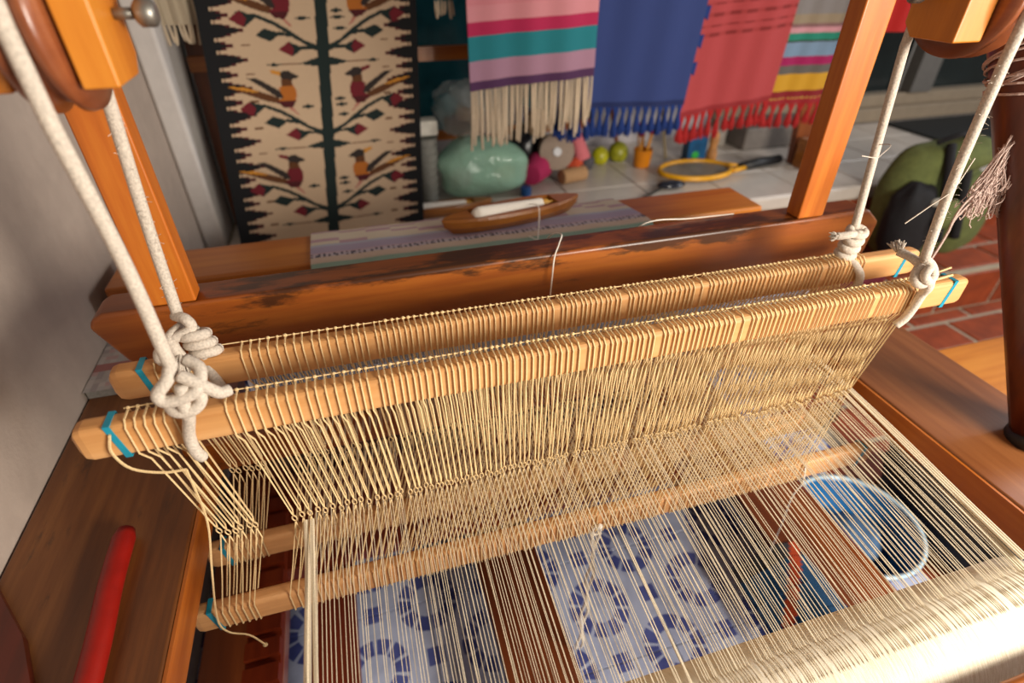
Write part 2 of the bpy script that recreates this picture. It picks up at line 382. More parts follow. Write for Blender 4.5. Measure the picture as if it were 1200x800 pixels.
# yarn wrapped round it
yw = MB(); dn = D.normalized(); o1 = dn.orthogonal().normalized(); o2 = dn.cross(o1)
for k in range(9):
    c = A + D * (.80 + k * .0085); ph = random.uniform(0, 6)
    yw.tube([c + (o1 * cos(a) + o2 * sin(a)) * (.0445 + .002 * sin(3 * a + ph)) + dn * .012 * sin(a + ph) for a in [i * 2 * pi / 26 for i in range(27)]], .0017, 5)
PYARN = plain('pinkish_grey_yarn', '#b8a096', .95, 500, .25, .0006)
tag(yw.build('wrapped_yarn', PYARN), 'pinkish white yarn wound around the dark leaning post', 'yarn')
fz = MB(); rnd = random.Random(4)
for k in range(150):
    t_ = rnd.random(); w_ = .010 + .045 * t_
    p = Vector((.868, .535, -.205)) + Vector((rnd.uniform(-.02, .012), rnd.uniform(-.008, .008), rnd.uniform(-.02, .01)))
    q = Vector((.800 + rnd.uniform(0, .075), .515 + rnd.uniform(-.01, .01), -.262 - rnd.uniform(0, .050)))
    mid = (p + q) / 2 + Vector((rnd.uniform(-.014, .010), 0, rnd.uniform(-.014, .014)))
    fz.tube(spline([p, mid, q, q + Vector((rnd.uniform(-.012, .012), 0, rnd.uniform(-.012, .012)))], 3), .0007, 4)
fz.tube(spline([(.835, .52, -.255), (.800, .515, -.285), (.788, .512, -.305), (.786, .510, -.325), (.776, .505, -.345), (.764, .50, -.363)], 6), .0018, 6)
fz.tube(spline([(.84, .52, -.265), (.806, .515, -.292), (.790, .512, -.310), (.787, .510, -.328)], 6), .0015, 6)
tag(fz.build('yarn_tuft', PYARN, kind='stuff'), 'tangled pinkish tuft of loose yarn hanging at the dark post', 'yarn')

# ------------------------------------------------------------------ beater with reed
bt_ = thing('beater', 'orange-brown loom beater with stained crossbeam, two uprights and metal reed', 'beater', (.26, .70, -.66))
cap = [(-.347, .68, -.386), (-.340, .68, -.374), (-.327, .68, -.368), (.838, .68, -.368), (.868, .68, -.392), (.862, .68, -.452), (.85, .68, -.462), (-.314, .68, -.462)]
MB().prism(cap, (0, .055, 0)).build('crossbeam', W_cap, bt_, bevel=.006)
def post(x0, x1, lean=0):
    return MB().add([(x0, .681, -.3675), (x1, .681, -.3675), (x1, .712, -.3675), (x0, .712, -.3675),
                     (x0 + lean, .681, .22), (x1 + lean, .681, .22), (x1 + lean, .712, .22), (x0 + lean, .712, .22)],
                    [(0, 1, 2, 3), (4, 7, 6, 5), (0, 4, 5, 1), (1, 5, 6, 2), (2, 6, 7, 3), (3, 7, 4, 0)])
post(-.270, -.218).build('upright', W_post, bt_, bevel=.003)
post(.690, .740, -.006).build('upright', W_post, bt_, bevel=.003)
MB().box(-.314, .86, .675, .735, -.665, -.605).build('lower_beam', W_beam, bt_, bevel=.004)
reed = MB().box(-.20, .79, .700, .712, -.475, -.466).box(-.20, .79, .700, .712, -.6045, -.596).box(-.20, -.194, .700, .712, -.598, -.470).box(.784, .79, .700, .712, -.598, -.470)
rd = reed.build('reed', REEDM, bt_)
dn_ = MB()
for k in range(270):
    x = -.192 + k * .0036; dn_.box(x, x + .0009, .701, .711, -.597, -.474)
dn_.build('dents', REEDM, rd, kind='stuff')

# ------------------------------------------------------------------ shafts with heddles
def rbar(x0, x1, y0, y1, z0, z1, ch=.006):
    m = MB(); yc, zc = (y0 + y1) / 2, (z0 + z1) / 2; hy, hz = (y1 - y0) / 2, (z1 - z0) / 2; prof = []
    for sy, sz in ((1, 1), (-1, 1), (-1, -1), (1, -1)):
        a0 = math.atan2(sz, sy) - pi / 4
        for k in range(4):
            a = a0 + k * pi / 6; prof.append((yc + sy * (hy - ch) + ch * cos(a), zc + sz * (hz - ch) + ch * sin(a)))
    n = len(prof); rows = [(x0, .55), (x0 + .004, .9), (x0 + .010, 1), (x1 - .010, 1), (x1 - .004, .9), (x1, .55)]
    vs = [(x, yc + (p[0] - yc) * k, zc + (p[1] - zc) * k) for x, k in rows for p in prof]
    fs = [(i * n + j, i * n + (j + 1) % n, (i + 1) * n + (j + 1) % n, (i + 1) * n + j) for i in range(len(rows) - 1) for j in range(n)]
    fs += [tuple(range(n)), tuple(range((len(rows) - 1) * n, len(rows) * n))]
    return m.add(vs, fs)
def band(x, y0, y1, z0, z1, w_=.006, skew=.006):
    m = MB(); e = .0006
    a = [(x, y1 + e, z1 + e), (x, y0 - e, z1 + e), (x + skew, y0 - e, z0 - e), (x + skew, y1 + e, z0 - e)]
    o_ = [(p[0] + w_, p[1], p[2]) for p in a]
    i_ = [(p[0], p[1] + (-.0012 if p[1] > (y0 + y1) / 2 else .0012), p[2] + (-.0012 if p[2] > (z0 + z1) / 2 else .0012)) for p in a]
    i2 = [(p[0] + w_, p[1], p[2]) for p in i_]
    fs = []
    for j in range(4):
        k = (j + 1) % 4; fs += [(j, k, 4 + k, 4 + j), (8 + j, 12 + j, 12 + k, 8 + k), (j, 8 + j, 8 + k, k), (4 + j, 4 + k, 12 + k, 12 + j)]
    return m.add(a + o_ + i_ + i2, fs)
def heddle_positions():
    T_ = []; x = -.248
    while x < -.200: T_.append(x); x += .0083
    x = -.160
    while x < -.045:
        T_.append(x + random.uniform(-.001, .001)); x += .0093
    while x < .700:
        T_.append(x + random.uniform(-.0009, .0009)); x += .0069
        if random.random() < .10: x += .0055
    x = .704
    return T_
def make_shaft(yc, zt, zb, xs, label, seed, xr, front):
    rnd = random.Random(seed)
    s = thing('heddle_shaft', label, 'heddle shaft', (.25, yc, zb - .022))
    MB_u = rbar(xr[0], xr[1], yc - .011, yc + .011, zt - .021, zt + .019)
    u = MB_u.build('upper_bar', W_bar, s, smooth=False)
    band(xr[0] + .030, yc - .011, yc + .011, zt - .021, zt + .019).build('blue_band', TAPE, u)
    band(xr[1] - .032, yc - .011, yc + .011, zt - .021, zt + .019, skew=-.006).build('blue_band', TAPE, u)
    l = rbar(xr[0], xr[1], yc - .010, yc + .010, zb - .022, zb + .020).build('lower_bar', W_barlow, s)
    band(xr[0] + .022, yc - .010, yc + .010, zb - .022, zb + .020).build('blue_band', TAPE, l)
    band(xr[1] - .026, yc - .010, yc + .010, zb - .022, zb + .020, skew=-.006).build('blue_band', TAPE, l)
    # the cord the loops are strung on along the back edge of the bar
    MB().tube([(xs[0] - .004, yc + .0105, zt + .0215), (xs[-1] + .004, yc + .0105, zt + .0208)], .0008, 5).build('string_cord', TWINE, s)
    s.rotation_euler = (0, .009, 0); s.location.z -= .003
    eyes = []
    for i, x in enumerate(xs):
        t = (x + .25) / .975
        xe = -.222 + t * .920 + rnd.uniform(-.0012, .0012)
        xb = -.256 + t * .925 + rnd.uniform(-.0010, .0010)
        ze = -.556 + rnd.uniform(-.004, .004)
        m = MB(); r = .00105
        f = yc - .0125; bk_ = yc + .0125
        kb = rnd.uniform(.6, 1.25); m.blob((x, yc + .0095, zt + .0222), (.0022 * kb, .0020 * kb, .0019 * kb), n=4, m=6)
        m.tube([(x, yc + .009, zt + .0212), (x + .0003, yc - .006, zt + .0212), (x + .0006, f, zt + .015), (x + .001, f - .0003, zt - .018), (x + (xe - x) * .25, yc - .010, zt - .030), (xe - .0006, yc - .002, ze + .012), (xe, yc, ze + .006)], r, 4, False)
        m.tube([(x, yc + .010, zt + .0212), (x - .0004, bk_, zt + .012), (x, bk_, zt - .021), (xe + .0008, yc + .001, ze + .014), (xe, yc, ze + .006)], r * .9, 4, False)
        # eye
        ring = [(xe + .0026 * sin(a), yc - .0015 * cos(a), ze + .0065 * cos(a)) for a in [k * 2 * pi / 10 for k in range(11)]]
        m.tube(ring, .0009, 4, False)
        m.tube([(xe, yc, ze - .006), (xe + (xb - xe) * .5 - .0012, yc - .006, (ze + zb) / 2), (xb - .0012, yc - .0118, zb + .016), (xb - .0012, yc - .0118, zb - .018), (xb, yc - .002, zb - .0235), (xb + .0012, yc + .0112, zb - .018), (xb + .0012, yc + .0112, zb + .016), (xe + .0005, yc + .003, (ze + zb) / 2 + .05), (xe, yc, ze - .006)], r * .92, 4, False)
        m.build('heddle', TWINE, s)
        eyes.append((xe, ze))
    return s, eyes
XS = heddle_positions()
YF, YB, ZT, ZB = .465, .560, -.383, -.713
sf, ef = make_shaft(YF, ZT, ZB, XS, 'front heddle shaft, pine bars with tan twine heddles, hanging nearest the warp roll', 11, (-.296, .790), True)
sb, eb = make_shaft(YB, ZT - .006, ZB, [x + .0035 for x in XS], 'rear heddle shaft partly hidden behind the front one, closest to the beater', 12, (-.292, .812), False)
# a loose first heddle string with knotted tail
MB().tube(spline([(-.262, .452, -.372), (-.267, .450, -.392), (-.258, .448, -.415), (-.235, .448, -.428), (-.215, .450, -.432)], 5), .0013, 5).build('loose_string', TWINE, sf)
MB().tube(spline([(-.215, .450, -.432), (-.222, .455, -.52), (-.240, .452, -.60), (-.262, .450, -.70), (-.258, .449, -.735), (-.236, .446, -.75), (-.222, .442, -.775)], 5), .0012, 5).blob((-.222, .442, -.777), (.0035, .003, .0035), n=5, m=7).build('loose_string', TWINE, sf)
MB().tube(spline([(.706, .462, -.36), (.722, .458, -.358), (.742, .452, -.350)], 5), .0022, 5).tube(spline([(.700, .470, -.362), (.725, .468, -.356), (.748, .462, -.345)], 5), .0018, 5).build('loose_string', TWINE, sf)

# ------------------------------------------------------------------ warp
yr, zr, rr = .159, -.661, .060
wp = thing('warp', 'cream warp threads stretched from the yarn roll through both heddle shafts', 'warp threads', (.28, .5, -.62))
pairs = []
for k, (x, z) in enumerate(ef):
    if x > -.118: pairs.append((x, z, YF))
for k, (x, z) in enumerate(eb):
    if x > -.118: pairs.append((x, z, YB))
pairs.sort(); x0p, x1p = pairs[0][0], pairs[-1][0]
rnd = random.Random(5)
ang0 = math.atan2(.05, .31) # slope of the warp between heddles and roll
for i, (xe, ze, ye) in enumerate(pairs):
    t = (xe - x0p) / (x1p - x0p)
    xr_ = -.125 + t * .822 + rnd.gauss(0, .0016); xq = -.108 + t * .75
    cl = t > .985 or t < .008
    pts = [(xq - .002, 1.018, -.516), (xq, .74, -.556), (xq + (xe - xq) * .1, .70, -.558), (xe, ye, ze)]
    for a in (80, 95, 110, 124):
        aa = R(a - 12); q_ = rr + (.0005 if a < 120 else -.002); pts.append((xr_ + rnd.uniform(-.0004, .0004), yr + q_ * cos(aa), zr + q_ * sin(aa)))
    MB().tube(pts, .00105 if cl else .00048, 4, False).build('warp_thread', YARN, wp)
for dx, r in ((0, .0030), (.0075, .0026)):
    MB().tube(spline([(-.126 + dx, .466, -.57), (-.126 + dx * .9, .40, -.582), (-.129 + dx * 1.2, .30, -.596), (-.130 + dx * 1.6, .19, -.598)], 5), r, 7).build('thread_bundle', YARN, wp)
for dx in (0, .004, .008):
    MB().tube(spline([(.684 + dx * .6, .555, -.556), (.688 + dx, .40, -.572), (.690 + dx, .28, -.586), (.694 + dx, .19, -.597)], 5), .0018, 6).build('thread_bundle', YARN, wp)

# roll of warp
rl = thing('warp_roll', 'thick white roll of wound warp yarn in the foreground, lower right', 'yarn roll', (.28, yr, zr - rr))
m_, N_, L_, b_ = newmat('wound_cream_yarn')
f_ = noise(N_, L_, coords(N_, L_, (1, .05, .05)), 1100, 3); g_ = noise(N_, L_, coords(N_, L_, (1, .3, .3)), 60, 3)
L_.new(ramp(N_, L_, f_, [(.3, lin('#ccbb9c')), (.6, lin('#e6dcc8'))]), b_.inputs['Base Color']); b_.inputs['Roughness'].default_value = .85
bump(N_, L_, b_, f_, .0012, .6)
MB().lathe((-.14, yr, zr), (1, 0, 0), [(0, .04), (.01, rr - .001), (.3, rr), (.6, rr), (.85, rr), (.862, .04)], 64).build('yarn', m_, rl, smooth=True)
MB().lathe((-.26, yr, zr), (1, 0, 0), [(0, .024), (.11999, .024)], 20).lathe((.722, yr, zr), (1, 0, 0), [(0.0001, .024), (.055, .024)], 20).build('axle', W_dark, rl, smooth=True)
# bearing cheeks belong to the loom
MB().box(-.268, -.262, yr - .035, yr + .035, -.66, -.6201).build('bearing', W_dark, loom)

# cords tied from the lower bar to the treadle
cord = MB()
for s_ in (-1, 1):
    pts = [(.268 + s_ * .0035 * cos(k * .9) + s_ * .003, .452 + .002 * sin(k * .9), -.738 - k * .0168) for k in range(23)]
    cord.tube(spline(pts, 2), .0027, 6)
cord.tube([(.268 + .007 * cos(a), .452, -.728 + .011 * sin(a)) for a in [k * pi / 6 for k in range(13)]], .0020, 6)
cord.blob((.270, .450, -.718), (.005, .004, .006), n=6, m=8, amp=.15)
tag(cord.build('tie_cord', WHITEC), 'white twisted cord tied to the lower front bar, hanging to the treadle', 'cord')
tag(MB().tube(spline([(.640, .452, -.700), (.646, .448, -.74), (.640, .45, -.78), (.646, .45, -.86), (.650, .45, -.95)], 5), .0016, 6).build('hanging_string', WHITEC), 'short white string hanging below the right part of the lower bar', 'string')

# ------------------------------------------------------------------ woven cloth and shuttle on the breast beam
def grid_cloth(fn, nu, nv, colf):
    m = MB(); m.col = []
    vs = [fn(i / nu, j / nv) for j in range(nv + 1) for i in range(nu + 1)]
    fs = [(j * (nu + 1) + i, j * (nu + 1) + i + 1, (j + 1) * (nu + 1) + i + 1, (j + 1) * (nu + 1) + i) for j in range(nv) for i in range(nu)]
    m.add(vs, fs); m.col = [colf((i + .5) / nu, (j + .5) / nv) for j in range(nv) for i in range(nu)]
    return m
path = [(.742, -.558), (.92, -.545), (1.000, -.506), (1.012, -.4975), (1.03, -.4955), (1.13, -.4955), (1.152, -.4975), (1.158, -.510), (1.158, -.585)]
seg = [0]
for a, b in zip(path, path[1:]): seg.append(seg[-1] + math.dist(a, b))
def cloth_pt(u, v):
    s_ = v * seg[-1]
    for k in range(len(path) - 1):
        if s_ <= seg[k + 1] + 1e-9:
            t = (s_ - seg[k]) / (seg[k + 1] - seg[k]); y_ = path[k][0] + t * (path[k + 1][0] - path[k][0]); z_ = path[k][1] + t * (path[k + 1][1] - path[k][1]); break
    xl = -.108; xr2 = .635 - (y_ - .94) * .22 if y_ > .94 else .635
    return (xl + u * (xr2 - xl), y_, z_ + .0006 * sin(u * 40))
def cloth_col(u, v):
    y_ = cloth_pt(u, v)[1]; X = u * .70
    cr = '#c9bba6'; rnd_ = (int(u * 150) * 7919 + int(v * 90) * 104729) % 97 / 97
    if y_ > 1.085:
        k = int(X / .055) % 4; off = int((y_ - 1.085) / .012)
        return lin('#b08e96') if ((k + off) % 3 != 0 and (off + k) % 2) else lin(cr)
    if y_ > 1.072: return lin('#a8a8b4')
    if y_ > 1.048: return lin('#a496a8')
    if y_ > 1.040: return lin('#b89aa0')
    if y_ > 1.026:
        return lin('#5f5862') if (X / .011) % 1 < .5 and rnd_ > .25 else lin('#b8aab0')
    if y_ > 1.008: return lin('#c8b09c')
    if y_ > .990: return lin('#8fa694')
    if y_ > .968: return lin('#a497a6')
    return lin('#bfae9e')
grid_cloth(cloth_pt, 150, 110, cloth_col).build('woven_cloth', attrs, solid=.0015, bevel=0)
tag(bpy.data.objects['woven_cloth'], 'pastel striped woven cloth coming over the breast beam, under the wooden shuttle', 'cloth')
def boat(name, label, base, ang, L_s=.33, W_s=.080, Hs=.036, yarncol=None, tilt=0):
    s = thing(name, label, 'shuttle', base, 'boat shuttles with cream bobbins')
    M = Matrix.Translation(Vector(base)) @ Matrix.Rotation(ang, 4, 'Z')
    n = 40; out = []
    for k in range(n):
        a = 2 * pi * k / n; x = cos(a); yy = math.copysign((1 - abs(x) ** 2.2) ** .75 if abs(x) < 1 else 0, sin(a))
        out.append((x, yy))
    def rg(fx, fy, z, clampx=None):
        r = []
        for x, y_ in out:
            X = x * fx; Y = y_ * fy
            if clampx: X = max(-clampx, min(clampx, X)); 
            r.append(M @ Vector((X * L_s / 2, Y * W_s / 2, z)))
        return r
    inn = []
    for x, y_ in out:
        X = max(-.60, min(.60, x * .72)); Y = math.copysign(.62 if abs(y_) > .05 else 0, y_) if abs(y_) > .25 else y_ * .62 / .25
        inn.append((X, Y))
    v = rg(.86, .55, 0) + rg(.97, .92, Hs * .45) + rg(1, 1, Hs * .85) + rg(.985, .93, Hs)
    v += [M @ Vector((X * L_s / 2, Y * W_s / 2, Hs * (1.0))) for X, Y in inn] + [M @ Vector((X * L_s / 2 * .97, Y * W_s / 2 * .92, Hs * .22)) for X, Y in inn]
    fs = []
    for rI in range(5):
        for j in range(n): fs.append((rI * n + j, rI * n + (j + 1) % n, (rI + 1) * n + (j + 1) % n, (rI + 1) * n + j))
    fs += [tuple(range(n - 1, -1, -1)), tuple(range(5 * n, 6 * n))]
    MB().add(v, fs).build('hull', W_shuttle, s)
    ax = (M.to_3x3() @ Vector((1, 0, 0))); c0 = M @ Vector((-.29 * L_s, 0, Hs * .82))
    prof = []; nn = 34
    for k in range(nn + 1):
        t = k / nn; r = .0185 * (1 - .38 * t) * min(1, .55 + t * 6) + .0007 * (k % 2)
        prof.append((t * L_s * .50, r))
    MB().lathe(c0, ax, prof, 18).build('bobbin_yarn', WHITEC if yarncol is None else yarncol, s, smooth=True)
    MB().lathe(M @ Vector((.21 * L_s, 0, Hs * .82)), ax, [(0, .0085), (.014, .0085), (.0145, .004), (.028, .003)], 14).lathe(M @ Vector((-.30 * L_s, 0, Hs * .82)), -ax, [(0, .002), (.10 * L_s * .1, .002)], 8).build('bobbin_tip', plain('bobbin_tip', '#c8963c', .5), s)
    MB().tube([M @ Vector((-.31 * L_s, 0, Hs * .8)), M @ Vector((.31 * L_s, 0, Hs * .8))], .0014, 6).build('pin', METAL, s)
    return s
boat('boat_shuttle', 'brown wooden boat shuttle with cream bobbin lying on the pastel cloth', (.320, 1.082, -.4940), R(10))
tag(MB().tube(spline([(.355, 1.075, -.455), (.365, 1.045, -.452), (.350, 1.0, -.492), (.322, .93, -.50), (.300, .80, -.40), (.295, .735, -.366), (.278, .70, -.3655), (.262, .674, -.372), (.258, .670, -.41), (.256, .672, -.47)], 8), .0011, 6).build('loose_thread', WHITEC), 'loose cream thread trailing from the shuttle over the stained crossbeam', 'thread')
tag(MB().tube(spline([(.33, 1.0, -.4935), (.40, .95, -.52), (.42, .80, -.44), (.44, .735, -.366), (.52, .73, -.3655), (.60, .728, -.366)], 8), .001, 6).build('loose_thread', WHITEC), 'second loose thread lying along the back of the crossbeam, right of the shuttle', 'thread')

# ------------------------------------------------------------------ pulleys and ropes
def pulley(xw, near, far, label, boltdir):
    p = thing('pulley', label, 'pulley', (xw, .52, -.102))
    prof = [(-.018, .050), (-.016, .062), (-.010, .0635), (-.004, .0565), (.004, .0565), (.010, .0635), (.016, .062), (.018, .050)]
    MB().lathe((xw, .5225, -.041), (1, 0, 0), prof, 48).build('wheel', W_wheel, p, smooth=True)
    def cheek(x0, x1):
        pl = [(x0, .480, -.083), (x0, .533, -.083), (x0, .545, -.070), (x0, .545, .20), (x0, .480, .20)]
        return MB().prism(pl, (x1 - x0, 0, 0))
    cheek(*near).build('cheek', W_block, p, bevel=.002); cheek(*far).build('cheek', W_block, p, bevel=.002)
    xb = near[1] if boltdir > 0 else near[0]
    MB().lathe((xb, .5225, -.041), (boltdir, 0, 0), [(-.002, .004), (.016, .004)], 12).lathe((xb + boltdir * .014, .5225, -.041), (boltdir, 0, 0), [(0, .006), (.003, .0095), (.012, .0095), (.015, .006)], 14).build('bolt', METAL, p, smooth=True)
    MB().tube([(min(near[0], far[0]) , .5225, -.041), (max(near[1], far[1]), .5225, -.041)], .0035, 8).build('axle', DARKMETAL, p)
    return p
pulley(-.1925, (-.172, -.148), (-.238, -.213), 'left pulley with dark wooden wheel, orange cheeks and a bolt, above the wall side', 1)
pulley(.668, (.610, .648), (.6885, .708), 'right pulley with reddish wooden wheel between wooden cheeks, above the right knots', -1)
MB().box(-.30, .80, .475, .560, .201, .26).build('top_beam', W_breast, loom, bevel=.004)
MB().box(-.492, -.44, .49, .545, -.6195, .30).build('castle_post', W_post, loom) if False else None
MB().box(-.492, -.30, .49, .545, .201, .26).build('top_beam_end', W_breast, loom)
MB().box(.80, 1.02, .49, .545, .201, .26).build('top_beam_end', W_breast, loom)

RR = .0058
def helix(c, r, ry, turns, dz, ph=0, n=14):
    return [(c[0] + r * cos(ph + 2 * pi * k / n), c[1] + ry * sin(ph + 2 * pi * k / n), c[2] + dz * k / n) for k in range(int(turns * n) + 1)]
def fray(m, p, d, n=26, L1=.02, spread=.6, r=.0009, seed=1):
    rnd = random.Random(seed); d = Vector(d).normalized(); a = d.orthogonal().normalized(); b = d.cross(a)
    for k in range(n):
        an = rnd.uniform(0, 2 * pi); s_ = rnd.uniform(0, spread); L2 = L1 * rnd.uniform(.7, 1.1)
        e = Vector(p) + (d + (a * cos(an) + b * sin(an)) * s_) * L2
        mid = Vector(p) + d * L2 * .5 + (a * cos(an) + b * sin(an)) * (s_ * L2 * .3 + RR * .6)
        m.tube([Vector(p) + (a * cos(an) + b * sin(an)) * RR * .4, mid, e], r, 4)
def rope(label, xt, xf, xbk, zf, zbk, left):
    t = thing('rope', label, 'rope', (xf, .5, -.45), None)
    arc = [(xt, .5225 - .0615 * cos(a), -.041 + .0615 * sin(a)) for a in [k * pi / 12 for k in range(13)]]
    front = [(xf, .4640 - .010, zf), (xf + (xt - xf) * .3, .462, zf + .1), (xt, .461, -.10)]
    back = [(xt, .584, -.10), (xbk + (xt - xbk) * .3, .580, zbk + .1), (xbk, .572, zbk)]
    MB().tube(spline(front, 8) + arc + spline(back, 8), RR, 12).build('line', ROPE, t, smooth=True)
    return t
# left rope: front knot near (-.196, .45, -.325), rear knot near (-.198, .57, -.325)
RL = rope('left white cotton rope over the left pulley, knotted round both heddle shafts', -.1925, -.186, -.206, -.308, -.322, True)
m = MB(); kx, ky, kz = -.194, .452, -.325
m.tube(spline([(-.196, .456, -.306), (-.200, .444, -.316), (-.210, .438, -.326), (-.206, .436, -.334), (-.190, .436, -.333), (-.178, .440, -.328), (-.176, .456, -.318), (-.188, .466, -.312)], 6), RR, 10)
m.tube(spline([(-.209, .450, -.338), (-.204, .438, -.347), (-.190, .436, -.349), (-.180, .440, -.342), (-.180, .444, -.325), (-.190, .446, -.316), (-.176, .442, -.326), (-.170, .445, -.336), (-.166, .448, -.343), (-.162, .452, -.346), (-.159, .455, -.347)], 6), RR, 10)
m.tube(spline([(-.190, .440, -.322), (-.194, .436, -.345), (-.196, .441, -.362), (-.200, .4465, -.385), (-.199, .4470, -.402), (-.196, .4480, -.414), (-.193, .452, -.424)], 6), [RR] * 12 + [RR] * 24 + [RR * .8], 10)
m.v = [(v_[0] + .011 * max(0, min(1, (v_[2] + .42) / .06)), v_[1], v_[2] + .003) for v_ in m.v]
m.build('front_knot', ROPE, RL, smooth=True)
m = MB()
m.tube(spline([(-.199, .572, -.312), (-.186, .560, -.312), (-.184, .556, -.322), (-.205, .552, -.330), (-.221, .552, -.344), (-.222, .556, -.358), (-.212, .566, -.362)], 6), RR, 10)
m.tube(spline([(-.196, .57, -.325), (-.204, .554, -.326), (-.204, .550, -.338), (-.200, .546, -.348)], 6), RR, 10)
for k in range(3):
    m.tube([(-.184 + .0025 * k + .012 * cos(a), .560 + .010 * sin(a), -.332 - k * .0115 - .004 * sin(a)) for a in [q * 2 * pi / 16 for q in range(17)]], RR, 10)
m.tube(spline([(-.183, .562, -.325), (-.182, .560, -.350), (-.180, .552, -.375), (-.174, .545, -.395), (-.168, .545, -.415)], 6), RR, 10)
fray(m, (-.200, .545, -.344), (-.1, -.35, -1), 60, .022, 1.2, r=.0012, seed=3)
m.v = [(v_[0] - .010, v_[1], v_[2] - .010) for v_ in m.v]
m.build('rear_knot', ROPE, RL, smooth=True)
RRt = rope('right white cotton rope over the right pulley, knotted round both heddle shafts', .668, .682, .688, -.325, -.335, False)
m = MB()
m.tube([(.684 + .0125 * cos(a), .447 + .006 * sin(a) , -.345 + .0110 * sin(a + .4)) for a in [q * 2 * pi / 18 for q in range(19)]], RR, 10)
m.tube(spline([(.682, .455, -.325), (.690, .447, -.333), (.694, .442, -.345), (.684, .438, -.350), (.676, .440, -.341), (.684, .444, -.333)], 6), RR, 10)
m.tube(spline([(.688, .440, -.345), (.690, .438, -.360), (.694, .4440, -.375), (.693, .4455, -.395), (.688, .4460, -.412), (.680, .448, -.424)], 6), RR, 10)
m.tube(spline([(.684, .455, -.336), (.682, .470, -.332), (.676, .486, -.330)], 6), RR, 10)
fray(m, (.676, .486, -.330), (-.1, .5, .9), 34, .014, .9, seed=5)
m.build('front_knot', ROPE, RRt, smooth=True)
m = MB()
for k in range(4):
    m.tube([(.688 - .002 * k + .0115 * cos(a), .566 + .009 * sin(a), -.338 - k * .0115 + .003 * sin(a)) for a in [q * 2 * pi / 16 for q in range(17)]], RR, 10)
m.tube(spline([(.690, .562, -.342), (.672, .560, -.338), (.655, .560, -.338), (.645, .560, -.337)], 6), RR * .95, 10)
fray(m, (.646, .560, -.337), (-1, -.1, .1), 26, .012, .7, seed=8)
m.tube(spline([(.686, .562, -.335), (.684, .558, -.375), (.690, .548, -.385), (.700, .543, -.40), (.703, .5425, -.42)], 6), RR, 10)
m.tube(spline([(.684, .566, -.368), (.672, .572, -.378), (.664, .578, -.385), (.662, .576, -.400)], 6), RR, 10)
m.build('rear_knot', ROPE, RRt, smooth=True)
m = MB()
m.tube(spline([(.535, .47, -.187), (.562, .475, -.193), (.598, .50, -.200), (.655, .54, -.205), (.674, .573, -.215)], 5), .0006, 4)
m.tube(spline([(.640, .468, -.278), (.662, .462, -.254), (.679, .458, -.235), (.704, .468, -.204)], 5), .0008, 4)
ml = MB()
for k in range(130):
    t_ = rnd.random(); side = rnd.choice((0, 1))
    c_ = Vector((.668 + .014 * t_, .461 - .007 * t_, -.10 - .22 * t_)) if side else Vector((-.1925 - .0135 * t_, .584 - .012 * t_, -.10 - .22 * t_))
    a_ = rnd.uniform(0, 6.28); d_ = Vector((cos(a_), sin(a_), rnd.uniform(-.8, .8)))
    (m if side else ml).tube([c_ + d_ * RR * .8, c_ + d_ * (RR + rnd.uniform(.001, .004))], .00025, 3)
ml.build('loose_fibres', ROPE, RL, kind='stuff')
m.build('loose_fibres', ROPE, RRt, kind='stuff')

# ------------------------------------------------------------------ rack and hanging textiles (measured frame scaled by BG)
def S(x, y, z): return (x * BG, y * BG, z * BG)
rk = thing('drying_rack', 'brown wooden rack with crossbars leaning behind the hanging textiles', 'rack', S(.6, 1.76, -.72))
def leanbar(x0, x1, z0, z1, yb=1.80, lean=.135, th=.03):
    m = MB()
    def yy(z): return yb + (z + .72) * lean
    v = []
    for z in (z0, z1):
        for d in (0, th):
            for x in (x0, x1): v.append(S(x, yy(z) + d, z))
    return m.add(v, [(0, 2, 3, 1), (4, 5, 7, 6), (0, 1, 5, 4), (2, 6, 7, 3), (0, 4, 6, 2), (1, 3, 7, 5)])
leanbar(-.385, -.29, -.719, .5).build('upright', W_rack, rk)
leanbar(1.70, 1.78, -.719, .5).build('upright', W_rack, rk)
leanbar(-.385, 1.78, -.288, -.250, yb=1.78, th=.0195).build('crossbar', W_rackX, rk)
leanbar(-.385, 1.78, .20, .24, yb=1.78, th=.0195).build('crossbar', W_rackX, rk)
# tapestry
TW, TH = .54, .86
def in_poly(px, py, poly):
    c = np.zeros(px.shape, bool); n = len(poly)
    for i in range(n):
        x1, y1 = poly[i]; x2, y2 = poly[(i + 1) % n]
        if y1 == y2: continue
        cond = ((y1 > py) != (y2 > py)) & (px < (x2 - x1) * (py - y1) / (y2 - y1) + x1); c ^= cond
    return c
NU, NV = 200, 310
uu, vv = np.meshgrid((np.arange(NU) + .5) / NU * TW, (np.arange(NV) + .5) / NV * TH)
img = np.zeros((NV, NU, 3)); CR = np.array(lin('#c4a88a'))
cid = {'k': lin('#06060a'), 'g': lin('#10211f'), 'r': lin('#6c1420'), 'o': lin('#b0641e'), 'b': lin('#5c3414'), 'd': lin('#2c221e'), 'p': lin('#b07060'), 'm': lin('#4a0e14'), 'y': lin('#c8862a')}
img[:] = CR
def paint(mask, c): img[mask] = cid[c]
def border(dist, vv, wmin):
    ph = (vv / .066) % 1
    big = np.where(ph < .6, 1 - np.abs(ph - .3) / .3, 0); step = np.floor(np.clip(big, 0, 1) * 5) / 5
    small = np.where(ph >= .6, 1 - np.abs(ph - .8) / .2, 0); step2 = np.floor(np.clip(small, 0, 1) * 3) / 3
    red = dist < wmin + .008 + .078 * step + .050 * step2
    blk = dist < wmin + .074 * step + .038 * step2
    return red, blk
